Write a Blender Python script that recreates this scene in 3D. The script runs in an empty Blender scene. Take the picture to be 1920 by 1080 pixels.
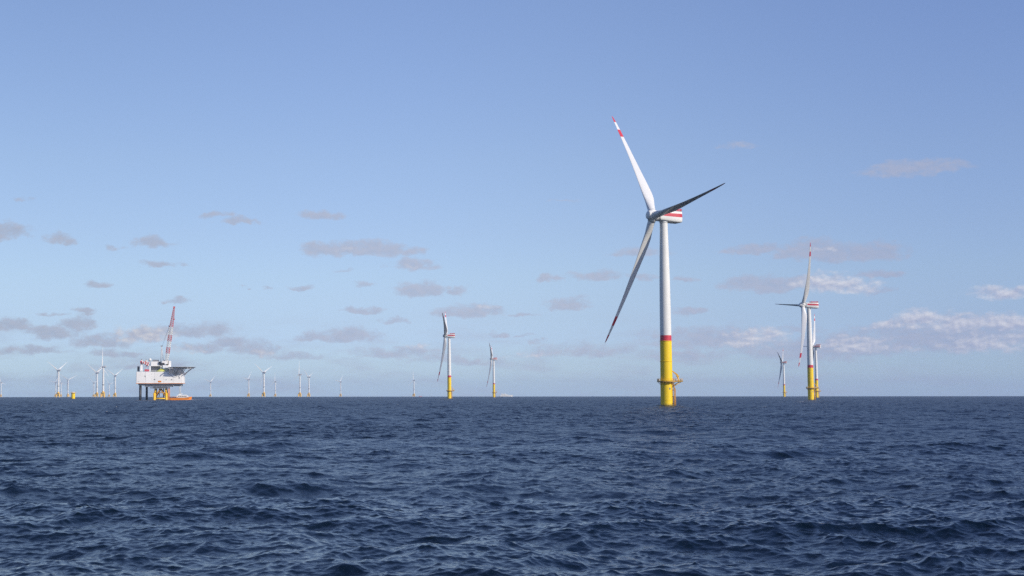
import bpy, math, random
import numpy as np
from mathutils import Matrix, Vector, Euler

R = math.radians
random.seed(7)
S = bpy.context.scene
COL = S.collection

# ------------------------------------------------------------------ camera, light, sky, exposure
F_PX, PX0 = 2667.0, 653.0            # 50 mm lens on a 36 mm frame that was cropped off-centre
PITCH, CAM_H = R(4.305), 4.9
EARTH = 7.43e6                       # effective earth radius (with refraction), metres
cam_d = bpy.data.cameras.new('camera'); cam = bpy.data.objects.new('camera', cam_d); COL.objects.link(cam)
cam_d.lens = 50; cam_d.sensor_width = 36; cam_d.shift_x = (960 - PX0) / 1920
cam_d.clip_start = 0.5; cam_d.clip_end = 120000
cam.matrix_world = Matrix.Translation((0, 0, CAM_H)) @ Matrix.Rotation(R(90) + PITCH, 4, 'X') @ Matrix.Rotation(R(-0.06), 4, 'Z')
S.camera = cam
S.render.engine = 'CYCLES'
S.view_settings.view_transform = 'Standard'; S.view_settings.look = 'None'
S.view_settings.exposure = 0.0; S.view_settings.gamma = 1.0
S.cycles.max_bounces = 6; S.cycles.volume_bounces = 0; S.cycles.use_denoising = False
S.cycles.sample_clamp_indirect = 4.0

SUN_EL, SUN_AZ = R(31), R(129)       # azimuth clockwise from +Y: behind the camera's right shoulder
sun_d = bpy.data.lights.new('sun', 'SUN'); sun = bpy.data.objects.new('sun', sun_d); COL.objects.link(sun)
sun_d.energy = 4.25; sun_d.angle = R(0.53); sun_d.color = (1.0, 0.91, 0.77)
sv = Vector((math.sin(SUN_AZ) * math.cos(SUN_EL), math.cos(SUN_AZ) * math.cos(SUN_EL), math.sin(SUN_EL)))
sun.rotation_euler = sv.to_track_quat('Z', 'Y').to_euler()

def pixel_ray(px, py):
    x, y = (px - PX0) / F_PX, (540 - py) / F_PX
    c, s = math.cos(PITCH), math.sin(PITCH)
    return Vector((x, c - y * s, s + y * c)).normalized()

def az_el(px, py):
    d = pixel_ray(px, py)
    return math.atan2(d.x, d.y) * F_PX, math.asin(d.z) * F_PX

class NT:
    """small helper to write node trees"""
    def __init__(s, tree): s.t = tree; tree.nodes.clear()
    def node(s, kind, **kw):
        n = s.t.nodes.new(kind)
        for k, v in kw.items(): setattr(n, k, v)
        return n
    def put(s, n, key, v):
        if hasattr(v, 'is_output'): s.t.links.new(v, n.inputs[key])
        elif v is not None: n.inputs[key].default_value = v
    def math(s, op, a, b=None, c=None, clamp=False):
        n = s.node('ShaderNodeMath', operation=op, use_clamp=clamp)
        for i, v in enumerate((a, b, c)): s.put(n, i, v)
        return n.outputs[0]
    def vec(s, op, a, b=None, c=None):
        n = s.node('ShaderNodeVectorMath', operation=op)
        for i, v in enumerate((a, b, c)): s.put(n, i, v)
        return n.outputs['Value'] if op in ('DOT_PRODUCT', 'LENGTH') else n.outputs[0]
    def noise(s, vec, scale, detail=3.0, rough=0.55, out='Fac'):
        n = s.node('ShaderNodeTexNoise'); s.put(n, 'Vector', vec)
        n.inputs['Scale'].default_value = scale; n.inputs['Detail'].default_value = detail
        n.inputs['Roughness'].default_value = rough
        return n.outputs[out]
    def smooth(s, v, a, b, lo=0.0, hi=1.0):
        n = s.node('ShaderNodeMapRange', interpolation_type='SMOOTHSTEP'); s.put(n, 'Value', v)
        for k, x in zip(('From Min', 'From Max', 'To Min', 'To Max'), (a, b, lo, hi)): n.inputs[k].default_value = x
        return n.outputs[0]
    def mix(s, fac, a, b, mode='MIX'):
        n = s.node('ShaderNodeMix', data_type='RGBA', blend_type=mode)
        s.put(n, 0, fac); s.put(n, 6, a); s.put(n, 7, b)
        return n.outputs[2]

world = bpy.data.worlds.new('World'); S.world = world; world.use_nodes = True
w = NT(world.node_tree)
sky = w.node('ShaderNodeTexSky', sky_type='NISHITA', sun_disc=False, sun_elevation=SUN_EL, sun_rotation=SUN_AZ,
             altitude=0, air_density=1.0, dust_density=0.7, ozone_density=1.5)
BG = 0.10
# clouds: far cumulus, each at its own bearing and elevation (centre x, centre y, half width, half height, strength)
GREY = [(12,438,52,24,1),(112,451,34,15,1),(285,458,48,17,1),(212,465,24,7,.7),(303,497,44,10,1),(190,532,38,8,.9),
 (405,404,40,9,.8),(447,416,46,9,.9),(600,406,46,14,1),(330,567,26,10,.8),(155,586,26,11,.9),(95,589,36,5,.7),(568,542,27,8,1),
 (502,543,14,5,.6),(460,542,12,5,.6),(685,538,24,9,.8),(625,470,62,19,1.15),(705,469,66,20,1.15),(775,497,56,17,1),(770,474,34,14,.9),
 (652,508,18,5,.6),(785,545,54,21,1.1),(860,548,26,12,.9),(682,583,42,10,1),(740,601,30,8,.9),(885,587,72,17,1.05),
 (985,592,34,6,.8),(645,630,84,16,1),(590,632,40,10,.9),(935,631,28,9,.8),(982,631,18,5,.7),(1010,641,26,6,.6),(1037,525,27,14,1),
 (1115,518,48,15,1.1),(1065,570,44,17,1.1),(1200,475,56,16,.9),(1205,522,36,11,.8),(1288,525,22,8,.9),(1297,585,38,9,.9),
 (1385,276,66,12,.55),(1720,320,96,20,1.0),(1420,470,70,13,1.05),(1520,474,70,26,1.15),(1605,480,96,24,1.15),(1430,537,80,20,1.15),
 (1650,519,46,11,.9),(1655,549,24,8,.7),(1490,528,40,16,.9),(1060,380,50,6,.4),(40,372,40,8,.4),
 (20,612,54,16,1),(100,624,62,19,1),(152,608,46,16,1),(188,642,62,18,1),(268,630,46,22,1),(335,622,60,17,.95),(402,618,50,20,1),(432,642,44,15,.95),(480,656,62,16,.9),(375,652,60,14,.9),(60,657,72,13,.85),(215,664,56,11,.8),(560,668,70,12,.75),(300,690,110,12,.6),(860,676,130,16,.65),(740,662,120,18,.7),
 (1090,660,140,22,.7),(1280,668,120,20,.75),(1800,636,220,44,1),(1600,652,130,30,1),(1330,640,140,30,.95),(1500,660,160,30,.9),(1500,620,60,12,.6)]
WHITE = [(1555,536,80,26,1),(1605,542,50,16,.95),(1885,553,58,19,1),(1735,602,70,24,1),(1800,610,56,22,1),(1860,606,50,20,1),(1910,612,46,26,1),(1680,612,50,16,.9),(1425,632,64,18,1),
 (1405,650,66,16,.7),(1595,650,80,20,.95),(1690,606,50,12,.7),(1860,648,110,30,.75),(268,630,70,26,.9),(350,655,60,16,.5),(640,470,40,12,.35),
 (1540,470,36,10,.4),(905,578,36,9,.5),(770,500,34,9,.35),(490,660,50,12,.5),(1690,655,60,14,.5),(1000,665,70,12,.4),(790,652,40,12,.45)]
g = w.node('ShaderNodeTexCoord').outputs['Generated']
gx = w.node('ShaderNodeSeparateXYZ'); w.put(gx, 0, g)
U = w.math('MULTIPLY', w.math('ARCTAN2', gx.outputs[0], gx.outputs[1]), F_PX)
V = w.math('MULTIPLY', w.math('ARCSINE', gx.outputs[2]), F_PX)
uv = w.node('ShaderNodeCombineXYZ'); w.put(uv, 0, U); w.put(uv, 1, V); uv = uv.outputs[0]
st = w.vec('MULTIPLY', uv, (1 / 84, 1 / 54, 0))
wob = w.noise(st, 1.6, 4.0, 0.6, 'Color')
wob = w.vec('MULTIPLY_ADD', wob, (90, 34, 0), (-45, -17, 0))
uvw = w.vec('ADD', uv, wob)
puff = w.noise(st, 3.4, 6.0, 0.66)
lit = w.smooth(w.math('SUBTRACT', puff, w.noise(w.vec('ADD', st, (0.05, 0.10, 0)), 3.4, 3.0, 0.5)), -0.30, 0.30)   # clouds are lit from the upper right
def field(lst):
    acc = None
    for (x, y, hw, hh, k) in lst:
        cu, cv = az_el(x, y)
        q = w.vec('MULTIPLY_ADD', uvw, (1 / hw, 1 / hh, 0), (-cu / hw, -cv / hh, math.sqrt(max(0, 1.15 - k))))
        q = w.vec('MAXIMUM', q, w.vec('MULTIPLY', q, (-1, -1.7, 1)))
        d = w.vec('DOT_PRODUCT', q, q)
        acc = d if acc is None else w.math('MINIMUM', acc, d)
    return acc
def density(lst, a, b):
    d = w.math('SUBTRACT', 1.0, field(lst))
    d = w.math('MULTIPLY_ADD', puff, 2.3, w.math('SUBTRACT', d, 1.13))
    return w.smooth(d, a, b)
dg, dw = density(GREY, -0.35, 0.85), density(WHITE, -0.25, 1.1)
band = w.noise(w.vec('MULTIPLY', uv, (1 / 260, 1 / 60, 0)), 1.7, 5.0, 0.6)
band = w.math('MULTIPLY', w.smooth(band, 0.42, 0.72), w.smooth(V, 170, 60))
tint = w.noise(st, 1.1, 3.0, 0.5)
grey_c = w.mix(lit, (0.405, 0.465, 0.615, 1), (0.475, 0.50, 0.62, 1))
white_c = w.mix(lit, (0.44, 0.475, 0.62, 1), (0.80, 0.79, 0.82, 1))
ramp = w.node('ShaderNodeValToRGB'); w.put(ramp, 0, w.math('DIVIDE', V, F_PX * 0.6))     # white balance of the sky by elevation
cr = ramp.color_ramp; cr.interpolation = 'LINEAR'
TINT = [(0.0, (0.627, 0.863, 1.441)), (0.006, (0.579, 0.797, 1.298)), (0.013, (0.541, 0.726, 1.156)), (0.023, (0.488, 0.636, 1.015)), (0.038, (0.465, 0.571, 0.92)), (0.053, (0.47, 0.543, 0.811)), (0.068, (0.494, 0.547, 0.763)), (0.083, (0.514, 0.555, 0.734)), (0.113, (0.538, 0.555, 0.706)), (0.163, (0.576, 0.576, 0.696)), (0.275, (0.614, 0.607, 0.734)), (0.5, (0.576, 0.595, 0.787)), (0.6, (0.528, 0.566, 0.806))]
cr.elements.remove(cr.elements[1]); cr.elements[0].position = 0; cr.elements[0].color = TINT[0][1] + (1,)
for el_, c_ in TINT[1:]: cr.elements.new(el_ / 0.6).color = c_ + (1,)
base = w.mix(1.0, sky.outputs[0], (BG * 2, BG * 2, BG * 2, 1), 'MULTIPLY'); base = w.mix(1.0, base, ramp.outputs[0], 'MULTIPLY')
c = w.mix(w.math('MULTIPLY', band, 0.55), base, grey_c)
c = w.mix(w.math('MULTIPLY', dg, 0.80), c, grey_c)
c = w.mix(w.math('MULTIPLY', dw, 0.92), c, white_c)
c = w.mix(w.smooth(U, 300, 1250), c, w.mix(1.0, c, (0.85, 0.88, 0.96, 1), 'MULTIPLY'))                    # lens vignetting painted into the sky colour, towards the right
c = w.mix(w.smooth(U, 200, -700), c, w.mix(1.0, c, (0.90, 0.90, 0.88, 1), 'MULTIPLY'))  # the same edge darkening put into the colour towards the left
bg = w.node('ShaderNodeBackground'); w.put(bg, 0, w.vec('MULTIPLY', c, (1 / BG, 1 / BG, 1 / BG))); bg.inputs[1].default_value = BG
wo = w.node('ShaderNodeOutputWorld'); w.t.links.new(bg.outputs[0], wo.inputs[0])
world.cycles.sampling_method = 'MANUAL'; world.cycles.sample_map_resolution = 512

# ------------------------------------------------------------------ materials
def paint(name, col, rough=0.45, var=0.10, scale=0.35, stain=None, metallic=0.0, coat=0.0):
    m = bpy.data.materials.new(name); m.use_nodes = True
    n = NT(m.node_tree)
    p = n.node('ShaderNodeBsdfPrincipled'); o = n.node('ShaderNodeOutputMaterial')
    n.t.links.new(p.outputs[0], o.inputs[0])
    tc = n.node('ShaderNodeTexCoord').outputs['Object']
    a = n.noise(n.vec('MULTIPLY', tc, (1, 1, 0.3)), scale, 5.0, 0.6)      # faint weathering, drawn out downwards
    dark = tuple(c * (1 - var) for c in col) + (1,); light = tuple(min(1, c * (1 + var * 0.5)) for c in col) + (1,)
    c = n.mix(n.smooth(a, 0.3, 0.7), dark, light)
    if stain:                                                             # growth and rust above the waterline
        z0, z1, sc = stain
        sx = n.node('ShaderNodeSeparateXYZ'); n.put(sx, 0, tc)
        b = n.noise(n.vec('MULTIPLY', tc, (1.2, 1.2, 0.25)), 1.3, 4.0, 0.6)
        f = n.smooth(n.math('MULTIPLY_ADD', b, 3.0, n.math('SUBTRACT', sx.outputs[2], 1.5)), z1, z0)
        c = n.mix(f, c, sc + (1,))
    n.put(p, 'Base Color', c)
    n.put(p, 'Roughness', n.smooth(a, 0.2, 0.8, rough * 0.85, min(1, rough * 1.2)))
    p.inputs['Metallic'].default_value = metallic; p.inputs['Coat Weight'].default_value = coat
    return m
M = {
 'white': paint('white_paint', (0.73, 0.725, 0.685), 0.4, 0.05, 0.2),
 'blade': paint('blade_gelcoat', (0.70, 0.70, 0.68), 0.35, 0.04, 0.15),
 'red': paint('red_paint', (0.56, 0.035, 0.06), 0.45, 0.10),
 'yellow': paint('yellow_paint', (0.86, 0.585, 0.002), 0.55, 0.07, 0.3, (0.0, 1.3, (0.34, 0.24, 0.03))),
 'yellow_rail': paint('yellow_steel', (0.74, 0.42, 0.02), 0.5, 0.15),
 'rust': paint('rusty_yellow_steel', (0.52, 0.25, 0.03), 0.6, 0.3, 0.8),
 'grate': paint('grating', (0.36, 0.22, 0.06), 0.7, 0.3, 0.8),
 'grey': paint('grey_steel', (0.22, 0.23, 0.24), 0.5, 0.15),
 'light': paint('light_grey_steel', (0.52, 0.53, 0.54), 0.5, 0.12),
 'dark': paint('dark_steel', (0.05, 0.05, 0.055), 0.55, 0.3),
 'black': paint('black_pile', (0.022, 0.023, 0.028), 0.5, 0.3),
 'panel': paint('white_cladding', (0.86, 0.845, 0.81), 0.5, 0.06, 0.12),
 'orange': paint('orange_hull', (0.78, 0.24, 0.015), 0.4, 0.1),
 'lime': paint('yellow_green_steel', (0.60, 0.62, 0.06), 0.5, 0.12),
 'glass': paint('dark_window_glass', (0.02, 0.025, 0.03), 0.08, 0.1),
 'jacket': paint('jacket_yellow', (0.86, 0.52, 0.012), 0.5, 0.08),
 'crane_red': paint('faded_red_paint', (0.55, 0.10, 0.10), 0.5, 0.12),
 'deck': paint('green_grey_deck', (0.34, 0.36, 0.36), 0.7, 0.2),
 'tripod': paint('ochre_steel', (0.80, 0.50, 0.07), 0.5, 0.10),
}

# ------------------------------------------------------------------ mesh helper
class MB:
    def __init__(s): s.v, s.f, s.m, s.sm, s.mats = [], [], [], [], []
    def mi(s, mat):
        if mat not in s.mats: s.mats.append(mat)
        return s.mats.index(mat)
    def face(s, idx, mat, smooth=False): s.f.append(idx); s.m.append(s.mi(mat)); s.sm.append(smooth)
    def box(s, c, size, mat, rot=None, bevel=0.0, taper=(1, 1)):
        hx, hy, hz = (q / 2 for q in size); b = min(bevel, hx, hy)
        ring = [(hx - b, -hy), (hx, -hy + b), (hx, hy - b), (hx - b, hy), (-hx + b, hy), (-hx, hy - b), (-hx, -hy + b), (-hx + b, -hy)] if b > 0 \
            else [(hx, -hy), (hx, hy), (-hx, hy), (-hx, -hy)]
        n = len(ring); o = len(s.v); rm = rot or Matrix.Identity(3)
        for z, (tx, ty) in ((-hz, (1, 1)), (hz, taper)):
            for x, y in ring: s.v.append(tuple(rm @ Vector((x * tx, y * ty, z)) + Vector(c)))
        s.face([o + i for i in range(n)][::-1], mat); s.face([o + n + i for i in range(n)], mat)
        for i in range(n): s.face([o + i, o + (i + 1) % n, o + n + (i + 1) % n, o + n + i], mat)
    def cyl(s, p0, p1, r0, mat, r1=None, n=12, caps=True):
        p0, p1 = Vector(p0), Vector(p1); r1 = r0 if r1 is None else r1
        ax = (p1 - p0).normalized(); u = ax.orthogonal().normalized(); v = ax.cross(u); o = len(s.v)
        for p, r in ((p0, r0), (p1, r1)):
            for i in range(n):
                a = 2 * math.pi * i / n; s.v.append(tuple(p + (u * math.cos(a) + v * math.sin(a)) * r))
        for i in range(n): s.face([o + i, o + (i + 1) % n, o + n + (i + 1) % n, o + n + i], mat, True)
        if caps: s.face([o + i for i in range(n)][::-1], mat); s.face([o + n + i for i in range(n)], mat)
    def path(s, pts, r, mat, n=6):
        for a, b in zip(pts, pts[1:]): s.cyl(a, b, r, mat, n=n)
    def rings(s, rings, mat, closed=True, caps=True, smooth=True, pick=None):
        """loft through equal-length vertex rings; pick(i, j) may choose the material of a face"""
        o = len(s.v); n = len(rings[0])
        for r in rings: s.v.extend(tuple(p) for p in r)
        for i in range(len(rings) - 1):
            for j in range(n if closed else n - 1):
                k = (j + 1) % n
                s.face([o + i * n + j, o + i * n + k, o + (i + 1) * n + k, o + (i + 1) * n + j], pick(i, j) if pick else mat, smooth)
        if caps:
            s.face([o + j for j in range(n)][::-1], pick(0, -1) if pick else mat)
            s.face([o + (len(rings) - 1) * n + j for j in range(n)], pick(len(rings) - 2, -1) if pick else mat)
    def lathe(s, prof, mat, n=32, axis='Z', mats=None):
        """prof = [(radius, height)]; a small radius closes the end"""
        def ring(r, h):
            out = []
            for i in range(n):
                a = 2 * math.pi * i / n; x, y = r * math.cos(a), r * math.sin(a)
                out.append((x, y, h) if axis == 'Z' else (h, x, y))
            return out
        runs, cur = [], [0]                                                # break the run of rings at sharp edges
        for k in range(1, len(prof)):
            cur.append(k)
            if k + 1 < len(prof):
                d0 = math.atan2(prof[k][1] - prof[k - 1][1], prof[k][0] - prof[k - 1][0]); d1 = math.atan2(prof[k + 1][1] - prof[k][1], prof[k + 1][0] - prof[k][0])
                if abs((d1 - d0 + math.pi) % (2 * math.pi) - math.pi) > 0.6: runs.append(cur); cur = [k]
        runs.append(cur)
        for q in runs:
            s.rings([ring(*prof[k]) for k in q], mat, caps=False, pick=(lambda i, j, q=q: mats[q[0] + i]) if mats else None)
        for k, flip in ((0, True), (len(prof) - 1, False)):
            if prof[k][0] > .06:
                o = len(s.v); s.v.extend(ring(*prof[k])); idx = list(range(o, o + n)); s.face(idx[::-1] if flip else idx, mats[min(k, len(mats) - 1)] if mats else mat)
    def ball(s, c, r, mat, n=16):
        prof = [(max(1e-3, r * math.sin(math.pi * i / 10)), -r * math.cos(math.pi * i / 10)) for i in range(11)]
        o = len(s.v); s.lathe(prof, mat, n)
        for i in range(o, len(s.v)): s.v[i] = tuple(Vector(s.v[i]) + Vector(c))
    def mesh(s, name):
        me = bpy.data.meshes.new(name); me.from_pydata(s.v, [], s.f)
        for m in s.mats: me.materials.append(M[m])
        me.polygons.foreach_set('material_index', s.m); me.polygons.foreach_set('use_smooth', s.sm); me.update()
        return me

def link(name, me, parent=None, loc=(0, 0, 0), rot=(0, 0, 0), mat=None):
    o = bpy.data.objects.new(name, me); COL.objects.link(o)
    if parent: o.parent = parent
    if mat is not None: o.matrix_local = mat
    else: o.location = loc; o.rotation_euler = rot
    return o
def tag(o, label=None, cat=None, group=None, kind=None):
    for k, v in (('label', label), ('category', cat), ('group', group), ('kind', kind)):
        if v: o[k] = v
    return o
def empty(name, loc, rz, label, cat, group=None):
    o = bpy.data.objects.new(name, None); COL.objects.link(o); o.location = loc; o.rotation_euler = (0, 0, rz)
    o.empty_display_size = 2
    return tag(o, label, cat, group)
def on_sea(px, D, dz=0.0):
    """the point of the sea surface D metres ahead on the bearing of photo column px"""
    d = pixel_ray(px, 742); x = d.x / d.y * D
    return (x, D, -(x * x + D * D) / (2 * EARTH) + dz)

# ------------------------------------------------------------------ sea
def ocean_tile(N, L, kp, B, th, kmin, kmax, seed, spread=2.0, tail=0.0):
    rng = np.random.default_rng(seed)
    k1 = np.fft.fftfreq(N, d=L / N) * 2 * np.pi
    kx, ky = np.meshgrid(k1, k1, indexing='xy'); k = np.hypot(kx, ky); k[0, 0] = 1e9
    ang = np.arctan2(ky, kx) - th
    D = np.abs(np.cos(ang / 2)) ** (2 * spread); D = D / (np.mean(np.abs(np.cos(np.linspace(-np.pi, np.pi, 721) / 2)) ** (2 * spread)) * 2 * np.pi)
    P = B * k ** -4.0 * np.maximum(k / 1.6, 1.0) ** tail * np.exp(-1.25 * (kp / k) ** 2) * D * (k >= kmin) * (k < kmax)
    dk = 2 * np.pi / L
    z = (rng.standard_normal((N, N)) + 1j * rng.standard_normal((N, N)))
    H = z * np.sqrt(P) * dk
    sc = N * N
    h = np.real(np.fft.ifft2(H)) * sc
    dx = np.real(np.fft.ifft2(1j * kx / k * H)) * sc
    dy = np.real(np.fft.ifft2(1j * ky / k * H)) * sc
    return [a.astype(np.float32) for a in (h, dx, dy)]
def tile_sample(t, L, x, y, rot):
    N = t[0].shape[0]; c, s = math.cos(rot), math.sin(rot)
    u = ((x * c + y * s) / L * N) % N; v = ((-x * s + y * c) / L * N) % N
    i = np.floor(u).astype(np.int32); j = np.floor(v).astype(np.int32); fu = (u - i).astype(np.float32); fv = (v - j).astype(np.float32)
    i %= N; j %= N; i1 = (i + 1) % N; j1 = (j + 1) % N
    r = [a[j, i] * (1 - fu) * (1 - fv) + a[j, i1] * fu * (1 - fv) + a[j1, i] * (1 - fu) * fv + a[j1, i1] * fu * fv for a in t]
    return r[0], r[1] * c - r[2] * s, r[1] * s + r[2] * c

VESSEL = on_sea(338, 1440)

def build_sea():
    r = [0.6]
    while r[-1] < 15500:
        q = r[-1]
        r.append(q + (0.5 if q < 20 else 0.09 if q < 70 else 0.16 if q < 160 else 0.27 if q < 300 else 0.42 if q < 480 else q * 0.0014 if q < 1200 else q * 0.003))
    r = np.array(r)
    fine = np.concatenate([np.arange(R(-60), R(-19), R(0.22)), np.arange(R(-19), R(31), R(0.05)), np.arange(R(31), R(72), R(0.22))]); step = R(0.22)
    hi = [fine[-1]]; lo = [fine[0]]
    while hi[-1] < lo[0] + 2 * math.pi - R(4):
        step = min(step * 1.12, R(3)); hi.append(hi[-1] + step)
    th = np.concatenate([fine, hi[1:]]); nt, nr = len(th), len(r)
    jit = np.random.default_rng(3).uniform(-0.5, 0.5, (nr, 1))
    rr = r[:, None] * np.ones((1, nt)); x = rr * np.sin(th)[None]; y = rr * np.cos(th)[None]
    WD = R(-62)
    t1 = ocean_tile(1024, 420.0, 0.36, 0.0088, WD, 0.02, 1.6, 11, 2.5)
    t2 = ocean_tile(1024, 61.0, 0.42, 0.0088, WD, 1.6, 30.0, 5, 1.3, 0.40)
    h1, x1, y1 = tile_sample(t1, 420.0, x, y, 0.0); h2, x2, y2 = tile_sample(t2, 61.0, x, y, 0.35)
    ch = 1.2
    gust = 0.95 + 0.22 * np.sin(x / 31 + 1.7 * np.sin(y / 57)) * np.sin(y / 43 + 1.3 * np.sin(x / 71 + 2)) + 0.13 * np.sin(x / 9.3 + y / 14 + 2 * np.sin(y / 21))   # gust patches
    gust = gust.astype(np.float32); h2, x2, y2 = h2 * gust, x2 * gust, y2 * gust
    X = x + ch * (x1 + x2); Y = y + ch * (y1 + y2); Z = h1 + h2 - (x * x + y * y) / (2 * EARTH)
    # whitecaps only where a crest is pinched, and the churned water behind the moving vessel
    crest = h1 / t1[0].std() + h2 / t2[0].std()
    foam = np.clip((crest - 5.6) * 2.5, 0, 1) * (rr > 45)
    vx, vy = VESSEL[0], VESSEL[1]
    wake = np.exp(-((y - vy) / 14.0) ** 2) * np.clip((x - vx - 8) / 3, 0, 1) * np.clip(1 - (x - vx - 8) / 20, 0, 1)
    wake = wake * (0.55 + 0.45 * np.sin(x * 1.9 + 2 * np.sin(y * .7)))
    Z = Z + 1.3 * wake
    for (px_, D_) in ((1250, 647), (1520.5, 1297)):                        # a little wash round the two nearest piles
        bx, by, _ = on_sea(px_, D_); d_ = np.hypot(x - bx, y - by)
        foam = np.maximum(foam, 0.75 * np.exp(-((d_ - 2.6) / 1.5) ** 2) * np.clip(0.5 + h2 / (1.5 * t2[0].std()), 0, 1))
    foam = np.maximum(foam, np.clip(wake * 2, 0, 1))
    gap = np.gradient(r); kres = np.clip(2.6 / gap, 0.3, 22.0)             # waves finer than the mesh become surface roughness
    chop = np.sqrt(np.sqrt(0.0050 * np.log(22.0 / kres) + 0.0002))
    chop = (chop[:, None] * np.ones((1, nt))).astype(np.float32)
    co = np.stack([X, Y, Z], -1).reshape(-1, 3).astype(np.float32)
    a = np.arange(nr - 1)[:, None] * nt; j = np.arange(nt)[None]; j1 = (j + 1) % nt
    quads = np.stack([a + j, a + nt + j, a + nt + j1, a + j1], -1).reshape(-1, 4)[:, ::-1].astype(np.int32)
    nf = len(quads)
    me = bpy.data.meshes.new('sea'); me.vertices.add(len(co)); me.vertices.foreach_set('co', co.ravel())
    me.loops.add(nf * 4); me.loops.foreach_set('vertex_index', quads.ravel())
    me.polygons.add(nf); me.polygons.foreach_set('loop_start', np.arange(0, nf * 4, 4, dtype=np.int32))
    try: me.polygons.foreach_set('loop_total', np.full(nf, 4, dtype=np.int32))
    except Exception: pass
    me.polygons.foreach_set('use_smooth', np.ones(nf, dtype=bool))
    at = me.attributes.new('foam', 'FLOAT', 'POINT'); at.data.foreach_set('value', foam.ravel().astype(np.float32))
    at = me.attributes.new('chop', 'FLOAT', 'POINT'); at.data.foreach_set('value', chop.ravel())
    me.update(calc_edges=True)
    m = bpy.data.materials.new('sea_water'); m.use_nodes = True; n = NT(m.node_tree)
    p = n.node('ShaderNodeBsdfPrincipled'); o = n.node('ShaderNodeOutputMaterial'); n.t.links.new(p.outputs[0], o.inputs[0])
    pos = n.node('ShaderNodeNewGeometry').outputs['Position']
    a1 = n.noise(pos, 3.5, 3.0, 0.55); a2 = n.noise(n.vec('MULTIPLY', pos, (1, 1, 1)), 9.0, 2.0, 0.5)
    bm = n.node('ShaderNodeBump'); bm.inputs['Strength'].default_value = 0.7; bm.inputs['Distance'].default_value = 0.045
    n.put(bm, 'Height', n.math('MULTIPLY_ADD', a2, 0.22, a1))
    fo = n.node('ShaderNodeAttribute', attribute_name='foam').outputs['Fac']
    fo = n.math('MULTIPLY', fo, n.smooth(n.noise(pos, 6.0, 4.0, 0.7), 0.35, 0.6))
    patch = n.noise(pos, 0.02, 3.0, 0.5)
    deep = n.mix(patch, (0.0020, 0.0065, 0.012, 1), (0.003, 0.009, 0.018, 1))
    n.put(p, 'Base Color', n.mix(fo, deep, (0.75, 0.78, 0.8, 1)))
    n.put(p, 'Roughness', n.math('MULTIPLY_ADD', fo, 0.5, n.node('ShaderNodeAttribute', attribute_name='chop').outputs['Fac'])); p.inputs['IOR'].default_value = 1.333; p.inputs['Specular Tint'].default_value = (0.50, 0.74, 0.93, 1)
    n.t.links.new(bm.outputs[0], p.inputs['Normal'])
    me.materials.append(m)
    tag(link('sea', me), kind='structure')
build_sea()

# ------------------------------------------------------------------ wind turbines on single piles
HUB_H, ROT_R, OVER = 86.5, 64.3, 5.45
TILT = R(5.6)
def blade_mesh(bend, pitch=91, length=ROT_R, chord_k=1.0, root=1.7, red=True):
    b = MB(); rings = []; ts = []
    K = [(0, 2 * root), (.04, 2 * root), (.10, 3.9), (.17, 4.75), (.22, 4.85), (.32, 4.2), (.45, 3.3), (.6, 2.5), (.75, 1.85), (.857, 1.45), (.935, 1.05), (.98, .62), (1, .12)]
    stations = sorted(set([0.025, .04, .07, .10, .135, .17, .22, .27, .32, .38, .45, .52, .6, .68, .75, .783, .82, .857, .9, .935, .96, .98, .992, 1.0]))
    for t in stations:
        for (a, ca), (bb, cb) in zip(K, K[1:]):
            if a <= t <= bb: c = (ca + (cb - ca) * (t - a) / (bb - a)) * (chord_k if t > .05 else 1); break
        thick = max(0.15, 1.0 - 1.0 * min(1, max(0, (t - .04) / .30)) ** 0.6 * 0.82)
        round_ = max(0.0, 1 - max(0, t - .03) / .12)
        beta = R(pitch + 9 * (1 - t) ** 1.6)
        ring = []; n = 20
        for i in range(n):
            a = 2 * math.pi * i / n
            ex, ey = 0.5 * math.cos(a), 0.5 * math.sin(a)                   # circle: u toward the leading edge
            s = (1 + math.cos(a)) / 2; yt = 1.5 * (0.2969 * math.sqrt(max(0, 1 - s)) - 0.126 * (1 - s) - .3516 * (1 - s) ** 2 + .2843 * (1 - s) ** 3 - .1015 * (1 - s) ** 4) * 3.3
            ax_, ay = s - 0.70, math.copysign(yt * 0.5, math.sin(a)) * thick if 0 < i < n and i != n // 2 else 0.0
            u = (ex * round_ + ax_ * (1 - round_)) * c; v = (ey * round_ + ay * (1 - round_)) * c
            if abs(v) < 1e-6: v = 0
            fl = bend * t ** 1.7
            ring.append((fl + u * math.sin(beta) - v * math.cos(beta), u * math.cos(beta) + v * math.sin(beta), t * length))
        rings.append(ring); ts.append(t)
    def pick(i, j):
        t = (ts[i] + ts[i + 1]) / 2
        return 'red' if red and (.783 < t < .857 or t > .935) else 'blade'
    b.rings(rings, 'blade', pick=pick)
    return b.mesh('blade')

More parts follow.
